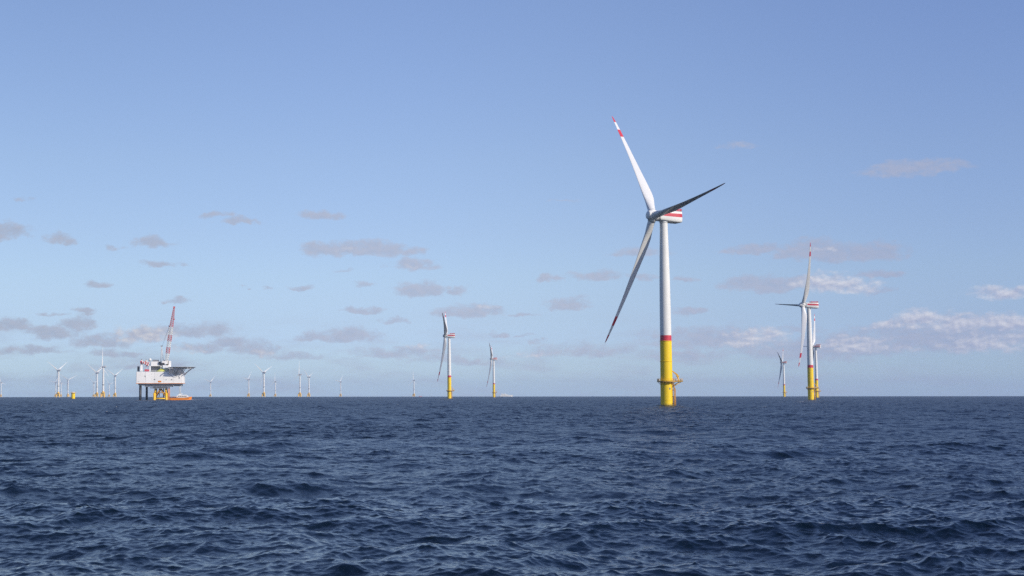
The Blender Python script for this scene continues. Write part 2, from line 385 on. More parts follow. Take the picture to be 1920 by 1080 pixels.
def foundation_meshes():
    d = {}
    b = MB(); b.lathe([(2.74, -9), (2.74, 12.0), (2.66, 12.01), (2.62, 20), (2.60, 29.1), (2.72, 29.12), (2.72, 29.35), (2.4, 29.36)], 'yellow', 40)
    for z in (2.4, 20.0): b.lathe([(2.6, z - .08), (2.79, z - .07), (2.79, z + .07), (2.6, z + .08)], 'yellow', 40)
    d['transition_piece'] = b.mesh('transition_piece')
    b = MB(); q = Matrix.Rotation(R(-70), 3, 'Z')
    b.box(q @ Vector((2.75, 0, 7.7)), (.12, .7, .8), 'grey', q)
    d['hatch'] = b.mesh('hatch')
    # platform: round deck with a lay-down area to one side (local +X)
    b = MB(); out = []
    for i in range(28):
        a = R(38) + (2 * math.pi - R(76)) * i / 27; out.append((4.2 * math.cos(a), 4.2 * math.sin(a)))
    out += [(6.9, -2.6), (6.9, 2.6)]
    lo = [(x, y, 10.7) for x, y in out]; up = [(x, y, 11.0) for x, y in out]; hole0 = []
    b.rings([lo, up], 'grate', smooth=False)
    for i in range(14):
        a = 2 * math.pi * i / 14; c, s = math.cos(a), math.sin(a)
        b.cyl((2.6 * c, 2.6 * s, 9.4), (4.0 * c, 4.0 * s, 10.7), 0.11, 'yellow_rail', n=6)
    for y in (-2, 2): b.cyl((2.2, y * .8, 8.4), (6.2, y, 10.7), 0.16, 'yellow_rail', n=6)
    d['platform'] = b.mesh('platform'); d['outline'] = out
    b = MB(); per = out + [out[0]]
    for (x0, y0), (x1, y1) in zip(per, per[1:]):
        L = math.hypot(x1 - x0, y1 - y0); k = max(1, int(L / 1.2))
        for q in range(k):
            x, y = x0 + (x1 - x0) * q / k, y0 + (y1 - y0) * q / k
            b.cyl((x * .985, y * .985, 11.0), (x * .985, y * .985, 12.15), 0.05, 'yellow_rail', n=5)
        for z in (11.55, 12.15): b.cyl((x0 * .985, y0 * .985, z), (x1 * .985, y1 * .985, z), 0.05, 'yellow_rail', n=5)
        b.box(((x0 + x1) / 2 * .985, (y0 + y1) / 2 * .985, 11.1), (0.03, L, 0.2), 'yellow_rail', Matrix.Rotation(math.atan2(y1 - y0, x1 - x0) - math.pi / 2, 3, 'Z'))
    d['railing'] = b.mesh('railing')
    b = MB(); b.cyl((5.3, 0.4, 11.0), (5.3, 0.4, 13.2), 0.36, 'yellow_rail', n=14)
    b.box((5.15, 0.4, 13.35), (1.2, 0.9, 0.6), 'yellow_rail', bevel=.1)
    for s in (-.22, .22):
        b.rings([[(5.6, .4 + s - .07, 12.9), (5.6, .4 + s + .07, 12.9), (5.2, .4 + s + .07, 14.2), (5.2, .4 + s - .07, 14.2)],
                 [(2.5, .4 + s - .05, 15.75), (2.5, .4 + s + .05, 15.75), (2.45, .4 + s + .05, 16.1), (2.45, .4 + s - .05, 16.1)]], 'yellow_rail', smooth=False)
    b.box((4.1, .4, 14.55), (1.7, .4, .4), 'yellow_rail', Matrix.Rotation(R(36), 3, 'Y'))
    b.cyl((2.55, .4, 15.8), (3.2, .4, 12.4), 0.05, 'grey', n=5); b.cyl((3.2, .4, 12.4), (3.2, .4, 11.9), .16, 'red', n=8)
    d['davit_crane'] = b.mesh('davit_crane')
    d['boxes'] = []
    for c, size, mat in (((4.3, -1.3, 11.55), (1.1, .8, 1.1), 'light'), ((6.1, 1.2, 11.5), (.9, .9, 1.0), 'white'), ((6.2, -.9, 11.4), (.6, 1.1, .8), 'grey'), ((-3.5, -1.0, 11.6), (.6, .9, 1.2), 'light')):
        b = MB(); b.box(c, size, mat, bevel=.06); d['boxes'].append(b.mesh('equipment_box'))
    b = MB()
    for (x, y, top) in ((3.75, -.75, 7.6), (2.85, -2.45, 9.2)):
        b.path([(x, y, -4), (x, y, top), (x * .80, y * .80, top + .7)], .21, 'rust', n=10)
        for z in (1.0, 4.2, 7.0): b.cyl((x, y, z), (x * .68, y * .68, z), .13, 'rust', n=8)
    d['boat_landing'] = b.mesh('boat_landing')
    b = MB(); p = Vector((2.95, -1.45)); t = Vector((-1.45, -2.95)).normalized() * .28
    for s in (-1, 1): b.cyl((p.x + t.x * s, p.y + t.y * s, -2), (p.x + t.x * s, p.y + t.y * s, 12.0), .06, 'rust', n=6)
    for i in range(40): z = -1.5 + i * .34; b.cyl((p.x - t.x, p.y - t.y, z), (p.x + t.x, p.y + t.y, z), .03, 'rust', n=5)
    d['ladder'] = b.mesh('ladder')
    return d
FM = foundation_meshes()

def tower_mesh():
    b = MB()
    prof = [(2.55, 29.36), (2.55, 29.37), (2.53, 31.85), (2.53, 31.86), (2.45, 45), (2.3, 58), (2.05, 70), (1.80, 80), (1.76, 83.6), (1.9, 83.7), (1.9, 84.1)]
    b.lathe(prof, 'white', 48, mats=['red', 'red', 'white'] + ['white'] * 8)
    for z in (46.0, 64.0): b.lathe([(2.2, z - .1), (2.46 if z < 50 else 2.19, z - .06), (2.46 if z < 50 else 2.19, z + .06), (2.2, z + .1)], 'white', 48)
    return b.mesh('tower')
TOWER = tower_mesh()

def nacelle_mesh():
    b = MB(); rings = []; xs = [-8.1, -7.85, -7.5, -5.0, -2.0, 1.9, 2.6, 3.1]
    def sec(x):
        if x < -7.8: hw, top, bot = 2.8, 2.0, -2.9
        elif x < -7.4: hw, top, bot = 2.95, 2.1, -3.05
        else:
            t = max(0, (x + 7.5) / 10.6); t2 = t ** 2
            hw = 3.0 - .75 * t2; top = 2.14 + .1 * t; bot = -3.12 + 1.0 * t ** 1.4
        zs = [1.0, .93, .785, .475, .30, .14, .04, 0.0]                       # levels of the side, stripe edges among them
        ws = [.86, .97, 1.0, 1.0, 1.0, .985, .91, .72]
        H = top - bot
        side = [(hw * k, bot + H * z) for z, k in zip(zs, ws)]
        return [(x, -y, z) for y, z in side] + [(x, y, z) for y, z in side[::-1]]
    rings = [sec(x) for x in xs]
    n = len(rings[0])
    def pick(i, j):
        if j < 0: return 'white'
        q = j if j < 7 else (14 - j if 8 <= j <= 14 else -1)
        return 'red' if xs[i] < 1.9 and q == 2 else 'white'
    b.rings(rings, 'white', pick=pick, smooth=True)
    b.box((-3.0, 0.9, 2.75), (1.6, 1.2, .7), 'white', bevel=.15)
    b.cyl((-1.2, -1.4, 2.4), (-1.2, -1.4, 4.4), .05, 'grey', n=5)
    b.lathe([(1.95, 83.4 - HUB_H), (1.95, 84.0 - HUB_H)], 'white', 32)
    return b.mesh('nacelle')
NACELLE = nacelle_mesh()
def hoist_fence_mesh():
    b = MB(); x0, x1, y = -7.9, -1.4, 2.75
    per = [(x1, -y), (x0, -y), (x0, y), (x1, y), (x1, -y)]
    b.box(((x0 + x1) / 2, 0, 2.16), (x1 - x0, 2 * y, .12), 'light')
    for (ax, ay), (bx, by) in zip(per, per[1:]):
        L = math.hypot(bx - ax, by - ay); rot = Matrix.Rotation(math.atan2(by - ay, bx - ax), 3, 'Z'); c = ((ax + bx) / 2, (ay + by) / 2)
        for z, h in ((2.40, .28), (2.75, .28), (3.10, .28)): b.box((c[0], c[1], z), (L, .05, h), 'red', rot)
        for q in range(int(L / 1.1) + 1):
            t = q / int(L / 1.1); b.cyl((ax + (bx - ax) * t, ay + (by - ay) * t, 2.1), (ax + (bx - ax) * t, ay + (by - ay) * t, 3.3), .06, 'white', n=5)
    return b.mesh('hoist_fence')
FENCE = hoist_fence_mesh()
def hub_mesh():
    b = MB()
    b.lathe([(.05, 3.15), (1.4, 3.05), (1.85, 2.75), (2.1, 2.1), (2.28, 1.2), (2.35, 0), (2.32, -1.3), (2.25, -2.05), (1.7, -2.1), (1.7, -2.6)], 'white', 40, axis='X')
    for k in range(3):
        a = k * 2 * math.pi / 3; d = Vector((0, math.sin(a), math.cos(a)))
        b.cyl(d * .8, d * 2.75, 1.86, 'white', r1=1.8, n=28)
    return b.mesh('hub')
HUB = hub_mesh()
BLADES = {}

def foundation(root, turn):
    tp = link('transition_piece', FM['transition_piece'], root, rot=(0, 0, turn)); link('hatch', FM['hatch'], tp)
    pl = link('platform', FM['platform'], root, rot=(0, 0, turn)); link('railing', FM['railing'], pl)
    for q in FM['boxes']: link('equipment_box', q, pl)
    link('davit_crane', FM['davit_crane'], root, rot=(0, 0, turn))
    link('boat_landing', FM['boat_landing'], root, rot=(0, 0, turn)); link('ladder', FM['ladder'], root, rot=(0, 0, turn))
def turbine(px, D, az, phase, bend, label, pitch=91, group='wind turbines on yellow single piles', turn=0.0):
    az, phase = R(az), R(phase)
    root = empty('wind_turbine', on_sea(px, D), az, label, 'wind turbine', group)
    foundation(root, turn - az)
    link('tower', TOWER, root)
    nac = link('nacelle', NACELLE, root, (0, 0, HUB_H)); link('hoist_fence', FENCE, nac)
    hubm = Matrix.Translation((OVER, 0, HUB_H)) @ Matrix.Rotation(-TILT, 4, 'Y')
    hm = hubm @ Matrix.Rotation(-phase, 4, 'X')
    link('hub', HUB, root, mat=hm)
    for k in range(3):
        key = (bend, pitch[k] if isinstance(pitch, tuple) else pitch)          # an idling rotor: the blades need not share one pitch
        if key not in BLADES: BLADES[key] = blade_mesh(*key)
        link('blade', BLADES[key], root, mat=hubm @ Matrix.Rotation(-phase - k * 2 * math.pi / 3, 4, 'X'))
    return root
turbine(1250, 647, 199, 85.2, 4.9, 'largest and nearest wind turbine, one dark blade pointing right past its red striped nacelle', (89, 100, 94))
turbine(1520.5, 1297, 179, 34, 8.0, 'second largest wind turbine, standing well right of the largest, one dark blade pointing left', 65)
turbine(842.5, 1958, 174.5, 64, 5.0, 'taller of the two yellow-footed wind turbines between crane platform and largest turbine', 65)
turbine(926, 3216, 171.5, 58, 5.0, 'smaller wind turbine with yellow foot just left of the long white ship', 65)
turbine(1470.5, 3580, 156, 67, 5.0, 'small distant wind turbine with yellow foot left of the second largest turbine', 93)
turbine(1531.5, 2408, 152, 92, 6.0, 'wind turbine half hidden behind the tower of the second largest turbine', 65)

# a foundation that still waits for its tower
fd = empty('turbine_foundation', on_sea(137, 2046), 0, 'bare yellow turbine foundation with a deck on top and no tower', 'foundation')
b = MB(); b.lathe([(2.74, -9), (2.74, 8.9), (2.3, 8.95)], 'yellow', 32); link('transition_piece', b.mesh('transition_piece'), fd)
b = MB(); b.lathe([(2.0, 8.4), (3.9, 8.45), (3.9, 8.8), (2.0, 8.85)], 'yellow_rail', 28); link('platform', b.mesh('platform'), fd)
b = MB()
for i in range(18):
    a, a2 = 2 * math.pi * i / 18, 2 * math.pi * (i + 1) / 18
    p, q = (3.8 * math.cos(a), 3.8 * math.sin(a)), (3.8 * math.cos(a2), 3.8 * math.sin(a2))
    b.cyl((p[0], p[1], 8.8), (p[0], p[1], 10), .06, 'yellow_rail', n=5)
    for z in (9.4, 10): b.cyl((p[0], p[1], z), (q[0], q[1], z), .05, 'yellow_rail', n=5)
link('railing', b.mesh('railing'), fd)
b = MB(); b.box((0.4, 0, 9.6), (2.6, 2.2, 1.5), 'white', bevel=.2, taper=(.8, .8)); link('cover', b.mesh('cover'), fd)

# ------------------------------------------------------------------ far turbines on tripods
def far_meshes():
    d = {}
    b = MB(); b.lathe([(4.2, 3), (4.2, 12.5), (6.4, 13.6), (6.4, 15.0), (3.4, 15.2), (3.2, 18.5)], 'tripod', 20)
    for k in range(3):
        a = R(40) + k * 2 * math.pi / 3; c, s = math.cos(a), math.sin(a)
        b.cyl((2 * c, 2 * s, 12), (6.4 * c, 6.4 * s, 10), 1.9, 'tripod', n=12)
        b.cyl((6.4 * c, 6.4 * s, -12), (6.4 * c, 6.4 * s, 12), 1.9, 'tripod', n=14)
    d['foundation'] = b.mesh('foundation')
    b = MB(); b.lathe([(3.2, 18.5), (3.1, 36), (3.25, 36.1), (3.2, 37.8), (3.05, 37.9), (2.7, 65), (2.3, 88)], 'white', 28, mats=['white', 'dark', 'dark', 'dark', 'white', 'white'])
    d['tower'] = b.mesh('tower')
    b = MB(); rings = []
    for x, hw, t, bo in ((-9, 1.6, 1.9, -1.2), (-8, 2.2, 2.3, -2.0), (-2, 2.8, 2.5, -2.8), (2.6, 2.6, 2.3, -2.6), (3.0, 2.3, 2.0, -2.3)):
        rings.append([(x, hw * math.cos(a), (t + bo) / 2 + (t - bo) / 2 * math.sin(a)) for a in [2 * math.pi * i / 20 for i in range(20)]])
    b.rings(rings, 'light'); b.box((-6.5, 0, 2.7), (3, 3.4, .9), 'light', bevel=.2); d['nacelle'] = b.mesh('nacelle')
    b = MB(); b.lathe([(.05, 3.0), (1.3, 2.7), (2.2, 1.3), (2.4, 0), (2.3, -2.2)], 'white', 20, axis='X'); d['hub'] = b.mesh('hub')
    d['blade'] = blade_mesh(3.0, 16, 58.0, 0.78, 1.3, red=False)
    return d
FAR = far_meshes()
FARG = 'pale far turbines on ochre tripods along the horizon'
def far_turbine(px, hub_y, az, phase, label):
    D = 90.0 * F_PX / (743.2 - hub_y)
    for _ in range(4): D = (90.0 - D * D / (2 * EARTH) - CAM_H) * F_PX / (740.3 - hub_y)
    az, phase = R(az), R(phase)
    root = empty('far_wind_turbine', on_sea(px, D), az, label, 'wind turbine', FARG)
    link('foundation', FAR['foundation'], root); link('tower', FAR['tower'], root)
    link('nacelle', FAR['nacelle'], root, (0, 0, 90))
    hubm = Matrix.Translation((5.2, 0, 90)) @ Matrix.Rotation(-R(5), 4, 'Y')
    link('hub', FAR['hub'], root, mat=hubm)
    for k in range(3): link('blade', FAR['blade'], root, mat=hubm @ Matrix.Rotation(-phase - k * 2 * math.pi / 3, 4, 'X'))
far_turbine(1.5, 716, 155, 20, 'pale far turbine cut by the left edge of the photo')
far_turbine(109, 693.5, 150, 60, 'tall far turbine left of the bare yellow foundation, two blades raised in a wide V')
far_turbine(104, 716, 150, 80, 'tiny far turbine partly behind the left tower of the group nearest the left edge')
far_turbine(114, 717, 160, 20, 'faint tiny far turbine just right behind the V-bladed turbine near the left edge')
far_turbine(127, 711, 112, 296, 'far turbine right beside the bare yellow foundation, one white blade raised to the right')
far_turbine(181.5, 698, 150, 58, 'far turbine just left of the tallest one in the cluster near the crane platform')
far_turbine(175.5, 717, 150, 50, 'faint tiny far turbine at the left end of the cluster left of the crane platform')
far_turbine(193, 687, 158, 0, 'tallest far turbine of the cluster left of the crane platform, one blade straight up')
far_turbine(204.5, 719, 150, 40, 'faint tiny far turbine just right of the tallest in the cluster near the crane platform')
far_turbine(215.5, 703.5, 145, 60, 'far turbine nearest to the left side of the crane platform')
far_turbine(394.5, 715.5, 140, 70, 'first far turbine to the right of the crane platform and the orange vessel')
far_turbine(466, 711, 155, 80, 'second far turbine to the right of the crane platform, left of the tall V-bladed one')
far_turbine(494.5, 698, 142, 55, 'tall V-bladed far turbine right of the crane platform, the tallest there')
far_turbine(516, 715, 150, 0, 'small faint far turbine just right of the tall V-bladed one right of the crane platform')
far_turbine(562, 702, 158, 0, 'taller left one of the close far pair right of the tall V-bladed turbine')
far_turbine(579, 706.5, 155, 50, 'shorter right one of the close far pair right of the tall V-bladed turbine')
far_turbine(638.5, 715.5, 150, 80, 'lone small far turbine midway between the close pair and the tall yellow-footed turbine')
far_turbine(776, 713, 148, 5, 'far turbine left of the tall yellow-footed turbine, beside the tiny reddish boat')

# ------------------------------------------------------------------ transformer platform
PD = 1500.0; U_ = PD / F_PX            # metres per photo pixel there
plat = empty('substation_platform', on_sea(301, PD), R(3), 'white box platform on dark and yellow legs with a tall red and white crane', 'offshore platform')
def X(px): return (px - 301) * U_
def Z(py): return (750.2 - py) * U_
def part(name, mb, parent=None): return link(name, mb.mesh(name), parent or plat)
b = MB(); zt, zb = Z(697.8), Z(719.0)
b.box((0, 0, (zt + zb) / 2), (X(344.5) - X(257.5), 30, zt - zb), 'panel', bevel=.35)
for px in (275, 292, 309, 326): b.box((X(px), -15.04, (zt + zb) / 2), (.12, .12, zt - zb - .6), 'light')
for k, (px, py, ww, hh) in enumerate(((274, 706, .9, 1.3), (291.5, 712, 1.6, 1.0), (313, 712.5, 1.0, .9), (323, 712.5, 1.2, 1.0), (337, 709, .9, 2.2), (262, 715.6, 1.6, .6), (286, 702, 1.2, .5))):
    b.box((X(px), -15.05, Z(py)), (ww, .12, hh), 'grey' if k < 5 else 'light')
b.box((0, 0, zb - .15), (X(344.5) - X(257.5) + .5, 30.4, .35), 'orange')
box_ = part('enclosure', b)
b = MB(); b.box((X(301), -15.1, Z(715.8)), (X(304) - X(298), .16, 1.6), 'orange'); part('name_board', b, box_)
b = MB()
b.box((0, 0, zb - 1.3), (X(341) - X(262), 27, 1.6), 'grey'); b.box((X(298), -2, zb - 2.9), (X(321) - X(271), 20, 1.5), 'light')
b.box((X(301), -4, zb - 4.6), (X(314) - X(289), 14, 1.8), 'grey'); b.box((X(334), -5, zb - 2.3), (8, 9, 1.2), 'dark'); b.box((X(286), -8, zb - 4.8), (4.5, 2, .8), 'grey')
for px in range(266, 342, 8): b.cyl((X(px), -13.2, zb - .4), (X(px + 5), -11, zb - 2.6), .18, 'dark', n=6)
part('cellar_deck', b)
for px, yy, r in ((265, -11, 1.35), (273.2, 12, 1.2)):
    b = MB(); b.cyl((X(px), yy, -10), (X(px), yy, zb - .5), r, 'black', n=20)
    for z in (4.0, 8.5): b.cyl((X(px), yy, z - .15), (X(px), yy, z + .15), r + .14, 'black', n=20)
    part('leg', b)
# yellow jacket
b = MB(); jx0, jx1, jy0, jy1 = X(290.8), X(312.8), -8.5, 6.0; jt = zb - 5.2
for x in (jx0, jx1):
    for y in (jy0, jy1):
        b.cyl((x, y, -10), (x, y, 7.6), 1.35, 'jacket', n=18); b.cyl((x * .93, y * .93, 7.4), (x * .86, y * .86, jt), .95, 'jacket', n=14)
for y in (jy0, jy1):
    b.cyl((jx0, y, 1.6), (jx1, y, 1.6), .75, 'jacket', n=12); b.cyl((jx0, y, 2.2), (0.3, y, jt), .5, 'rust', n=10); b.cyl((jx1, y, 2.2), (-.3, y, jt), .5, 'rust', n=10)
    b.cyl((jx0 * .93, y, 7.8), (jx1 * .93, y, 7.8), .4, 'rust', n=10)
for x in (jx0, jx1): b.cyl((x, jy0, 1.6), (x, jy1, 1.6), .75, 'jacket', n=12); b.cyl((x, jy0, 2), (x * .9, jy1 * .9, jt), .5, 'rust', n=10)
b.cyl((X(299), -5, -10), (X(299), -5, jt), .45, 'grey', n=10); b.cyl((X(306.5), -3, -10), (X(306.5), -3, jt), .55, 'dark', n=10)
part('jacket', b)
b = MB()
for x in (X(316.5), X(318.8)): b.cyl((x, -9.5, -4), (x, -9.5, 14.2), .32, 'orange', n=10)
for i in range(22): b.cyl((X(316.5), -9.5, .6 + i * .6), (X(318.8), -9.5, .6 + i * .6), .08, 'orange', n=5)
part('boat_landing', b)
b = MB()
for x in (X(337.7), X(339.4)): b.cyl((x, -12, Z(741)), (x, -12, zb), .2, 'white', n=8)
for i in range(16): b.cyl((X(337.7), -12, Z(741) + .4 + i * .6), (X(339.4), -12, Z(741) + .4 + i * .6), .07, 'white', n=5)
b.rings([[(X(336), -12.4, zb - .2), (X(344), -12.4, zb - .2), (X(344), -11.6, zb - .2), (X(336), -11.6, zb - .2)],
         [(X(339), -12.2, zb - 2.6), (X(341), -12.2, zb - 2.6), (X(341), -11.8, zb - 2.6), (X(339), -11.8, zb - 2.6)]], 'white', smooth=False)
part('access_ladder', b)
# helideck
hz = Z(689.3); hc = (X(342), -12.0); hr = 13.6
b = MB(); oct_ = [(hc[0] + hr * math.cos(R(22.5 + 45 * i)), hc[1] + hr * math.sin(R(22.5 + 45 * i))) for i in range(8)]
b.rings([[(x, y, hz - .5) for x, y in oct_], [(x, y, hz) for x, y in oct_]], 'deck', smooth=False)
heli = part('helideck', b)
b = MB()
net = [(hc[0] + (hr + 1.8) * math.cos(R(22.5 + 45 * i)), hc[1] + (hr + 1.8) * math.sin(R(22.5 + 45 * i))) for i in range(8)]
b.rings([[(x, y, hz - .4) for x, y in oct_], [(x, y, hz + .15) for x, y in net], [(x, y, hz + .25) for x, y in net], [(x, y, hz - .25) for x, y in oct_]], 'panel', smooth=False, caps=False)
part('safety_net', b, heli)
b = MB()
for i in range(-2, 3):
    yy = hc[1] + i * 4.6; half = math.sqrt(max(1, (hr * .9) ** 2 - (i * 4.6) ** 2))
    x0 = max(hc[0] - half, X(318)); b.box(((x0 + hc[0] + half) / 2, yy, hz - 1.0), (hc[0] + half - x0, .4, .9), 'panel')
    if yy < -15.5:
        for q in range(6):
            xa = X(322) + q * 3.0; b.cyl((xa, yy, hz - 1.6), (X(326) + q * 1.9, -15.2, Z(706 - abs(q - 2.5) * 2.2)), .22, 'panel', n=7)
for q in range(8):
    xa = X(319) + q * 3.2; b.box((xa, hc[1] - 1.5, hz - 1.3), (.35, 21, 1.0), 'panel')
for q in range(5): b.cyl((X(345), -13 + q * 5.5, Z(703)), (X(361 - abs(q - 1) * 1.5), -13 + q * 4, hz - 1), .28, 'panel', n=7)
for px, dy in ((324, 0), (331, 0), (338, 0)): b.cyl((X(px), -22, hz - 1.5), (X(330), -15.1, Z(706)), .35, 'light', n=8)
b.rings([[(X(319), -22, hz - 1.0), (X(347), -22, hz - 1.0), (X(346), -15.2, hz - 1.0), (X(318), -15.2, hz - 1.0)],
         [(X(318), -15.9, Z(702)), (X(342), -15.9, Z(702)), (X(342), -15.2, Z(702)), (X(318), -15.2, Z(702))],
         [(X(327), -15.7, Z(707)), (X(331), -15.7, Z(707)), (X(331), -15.2, Z(707)), (X(327), -15.2, Z(707))]], 'panel', smooth=False)
part('support_frame', b, heli)
# topside rooms and machines
def room(name, x0, x1, y0, y1, yc, dep, mat, bevel=.15):
    q = MB(); q.box(((X(x0) + X(x1)) / 2, yc, (Z(y0) + Z(y1)) / 2), (X(x1) - X(x0), dep, Z(y1 - (y1 - y0)) - Z(y1)), mat, bevel=bevel); return part(name, q)
room('grey_module', 283, 303, 685.5, 697.0, 2, 12, 'grey')
room('white_module', 283.5, 301, 678.5, 687.0, -5, 7, 'panel')
room('roof_plant', 286, 297, 675, 678.4, -3, 5, 'grey')
room('white_module', 305.5, 312.5, 676, 681.5, -2, 6, 'panel')
room('white_module', 316, 320.5, 677.5, 688, -6, 5, 'panel')
room('white_module', 306, 320, 685.5, 690, -8, 5, 'panel')
room('brown_module', 311, 316.5, 677, 686, 0, 6, 'grate')
room('dark_module', 258.5, 262, 687.5, 697, -6, 5, 'dark')
room('white_cabinet', 264, 268.2, 686, 697.0, -9, 3, 'panel')
room('white_cabinet', 281, 283, 687, 697.0, -9, 2, 'panel')
room('red_tank', 272, 280.5, 693.2, 697.0, -8, 4, 'red')
room('dark_module', 308, 342, 690.5, 697.0, 4, 9, 'grey')
room('white_module', 304, 318, 691.5, 697.0, -3, 8, 'light')
b = MB(); b.ball((X(281), -3, Z(675)), 1.55, 'white'); b.cyl((X(281), -3, Z(697)), (X(281), -3, Z(676)), .3, 'light', n=8); part('radome', b)
# stowed deck crane with banded jib
b = MB(); b.cyl((X(266), -6, Z(697)), (X(266), -6, Z(681)), .9, 'white', n=14)
b.box((X(266), -6, Z(679.5)), (2.8, 2.6, 2.2), 'red', bevel=.3); b.box((X(266), -6, Z(676.7)), (2.2, 2.0, 1.2), 'white', bevel=.3); b.cyl((X(266), -6, Z(676)), (X(266), -6, Z(673.5)), .5, 'grey', n=8)
def banded(b, p, q, r, k, cols):
    p, q = Vector(p), Vector(q)
    for i in range(k): b.cyl(p.lerp(q, i / k), p.lerp(q, (i + 1) / k), r, cols[i % 2], n=10)
banded(b, (X(264), -6.2, Z(682)), (X(275), -6.2, Z(678)), .95, 5, ('red', 'white'))
banded(b, (X(267), -7.6, Z(679)), (X(280), -7.6, Z(686.5)), 1.05, 7, ('white', 'red'))
banded(b, (X(273), -6.9, Z(679)), (X(281), -6.9, Z(682.5)), .9, 4, ('red', 'white'))
b.cyl((X(274.5), -6.5, Z(697)), (X(274.5), -6.5, Z(680)), .4, 'white', n=8); b.box((X(274.5), -6.5, Z(677.5)), (2.4, 2, 1.6), 'white', bevel=.3); b.box((X(274.5), -6.5, Z(675.6)), (1.6, 1.4, .7), 'grey')
part('deck_crane', b)
# rails along the roof edge
b = MB(); zr = Z(697.3)
for yy in (-14.7, 14.7):
    for i in range(26): x = X(258.5) + i * (X(316) - X(258.5)) / 25; b.cyl((x, yy, zr), (x, yy, zr + 1.2), .06, 'light', n=5)
    for z in (.6, 1.2): b.cyl((X(258.5), yy, zr + z), (X(316), yy, zr + z), .06, 'light', n=5)
part('railing', b)
# main crane
b = MB(); b.lathe([(5.2, 0), (4.2, .9), (2.2, 2.2), (1.7, 2.4)], 'lime', 24)
cx, cy = X(302.5), -7.0
b.v = [(x + cx, y + cy, z + zr) for x, y, z in b.v]
crane = part('main_crane', b)
b = MB(); b.cyl((cx, cy, zr + 2.3), (cx, cy, Z(684.5)), 1.25, 'white', n=18); part('pedestal', b, crane)
b = MB(); b.box((X(304), cy, Z(683)), (X(309) - X(299), 4.5, 2.2), 'dark', bevel=.3); b.box((X(309), cy, Z(680.5)), (6.0, 4.0, 3.0), 'panel', bevel=.4); b.box((X(300.5), cy - 2.2, Z(681)), (2.6, 1.6, 2.4), 'glass', bevel=.2)
part('machinery_house', b, crane)
b = MB()
for s in (-1.3, 1.3):
    b.path([(X(301.5), cy + s, Z(683)), (X(303), cy + s * .6, Z(650)), (X(307), cy + s, Z(681))], .33, 'light', n=8)
b.box((X(303), cy, Z(649.6)), (2.2, 2.2, .9), 'grey'); b.path([(X(304), cy, Z(650)), (X(317.5), cy, Z(612))], .09, 'grey', n=5); b.path([(X(304), cy + .5, Z(650)), (X(323.5), cy + .5, Z(592))], .08, 'grey', n=5)
part('mast', b, crane)
b = MB(); p0 = Vector((X(312), cy, Z(679))); p1 = Vector((X(325.6), cy, Z(577.0))); ax = (p1 - p0).normalized(); sd = Vector((0, 1, 0)); nr_ = ax.cross(sd)
Lb = (p1 - p0).length; nb = 27; prev = None
def bw(t): return 1.0 + 6 * t if t < .12 else (1.72 + .25 * (t - .12) if t < .6 else max(.55, 1.84 - (t - .6) * 3.2))
def bcol(t): return 'white' if t < .13 else 'crane_red' if t < .25 else 'white' if t < .36 else 'crane_red' if t < .50 else 'white' if t < .63 else 'crane_red'
for i in range(nb + 1):
    t = i / nb; c_ = p0 + ax * Lb * t; h = bw(t) ; m_ = bcol(t - .5 / nb)
    q = [c_ + sd * h * sx + nr_ * h * sy for sx, sy in ((-1, -1), (1, -1), (1, 1), (-1, 1))]
    if prev:
        for k in range(4):
            b.cyl(prev[k], q[k], .22, m_, n=6); b.cyl(prev[k], q[(k + 1) % 4], .12, m_, n=5); b.cyl(q[k], prev[(k + 1) % 4], .12, m_, n=5); b.cyl(q[k], q[(k + 1) % 4], .14, m_, n=5)
    prev = q
b.box(p1, (2.0, 1.4, 1.6), 'crane_red'); b.cyl(p0 + ax * Lb * .655 - nr_ * .5 + Vector((-1.5, 0, 0)), p0 + ax * Lb * .655 + Vector((-3.2, 0, .2)), .5, 'white', n=8)
part('boom', b, crane)
b = MB(); b.cyl(p1 + Vector((.3, 0, -.6)), p1 + Vector((.3, 0, -12)), .07, 'grey', n=5); b.cyl(p1 + Vector((.3, 0, -12)), p1 + Vector((.3, 0, -13.2)), .4, 'red', n=8); part('hook', b, crane)

# ------------------------------------------------------------------ vessels
def hull(b, L, beam, z0, z1, mat, sheer=1.0, stern=-1.0, fine=.35, n=14, top=None, flare=1.0):
    rings = []
    for i in range(n + 1):
        t = i / n; x = -L / 2 + L * t
        k = 1.0 if t < 1 - fine else math.sqrt(max(0.0, 1 - ((t - 1 + fine) / fine) ** 2.2))
        wv = max(.03, beam / 2 * k) * (0.9 if t < .04 else 1); zz = z1 + sheer * max(0, t - .55) ** 2 / .2
        rings.append([(x, -wv * .82, z0), (x + .0, -wv, z0 + (z1 - z0) * .45), (x + flare * t * t, -wv, zz), (x + flare * t * t, wv, zz), (x, wv, z0 + (z1 - z0) * .45), (x, wv * .82, z0)])
    b.rings(rings, mat, smooth=False)
v = empty('crew_vessel', VESSEL, R(178), 'orange hulled vessel with white wheelhouse alongside the crane platform', 'ship')
v.rotation_euler = (0, 0, R(2))
US = 1440.0 / F_PX
b = MB(); hull(b, 40 * US, 6.5, -1.2, 2.7, 'orange', 1.0, flare=.8); v_h = link('hull', b.mesh('hull'), v)
b = MB(); b.box((0, -3.33, 2.55), (36 * US, .16, .35), 'dark'); b.box((0, 3.33, 2.55), (36 * US, .16, .35), 'dark'); link('fender', b.mesh('fender'), v_h)
b = MB()
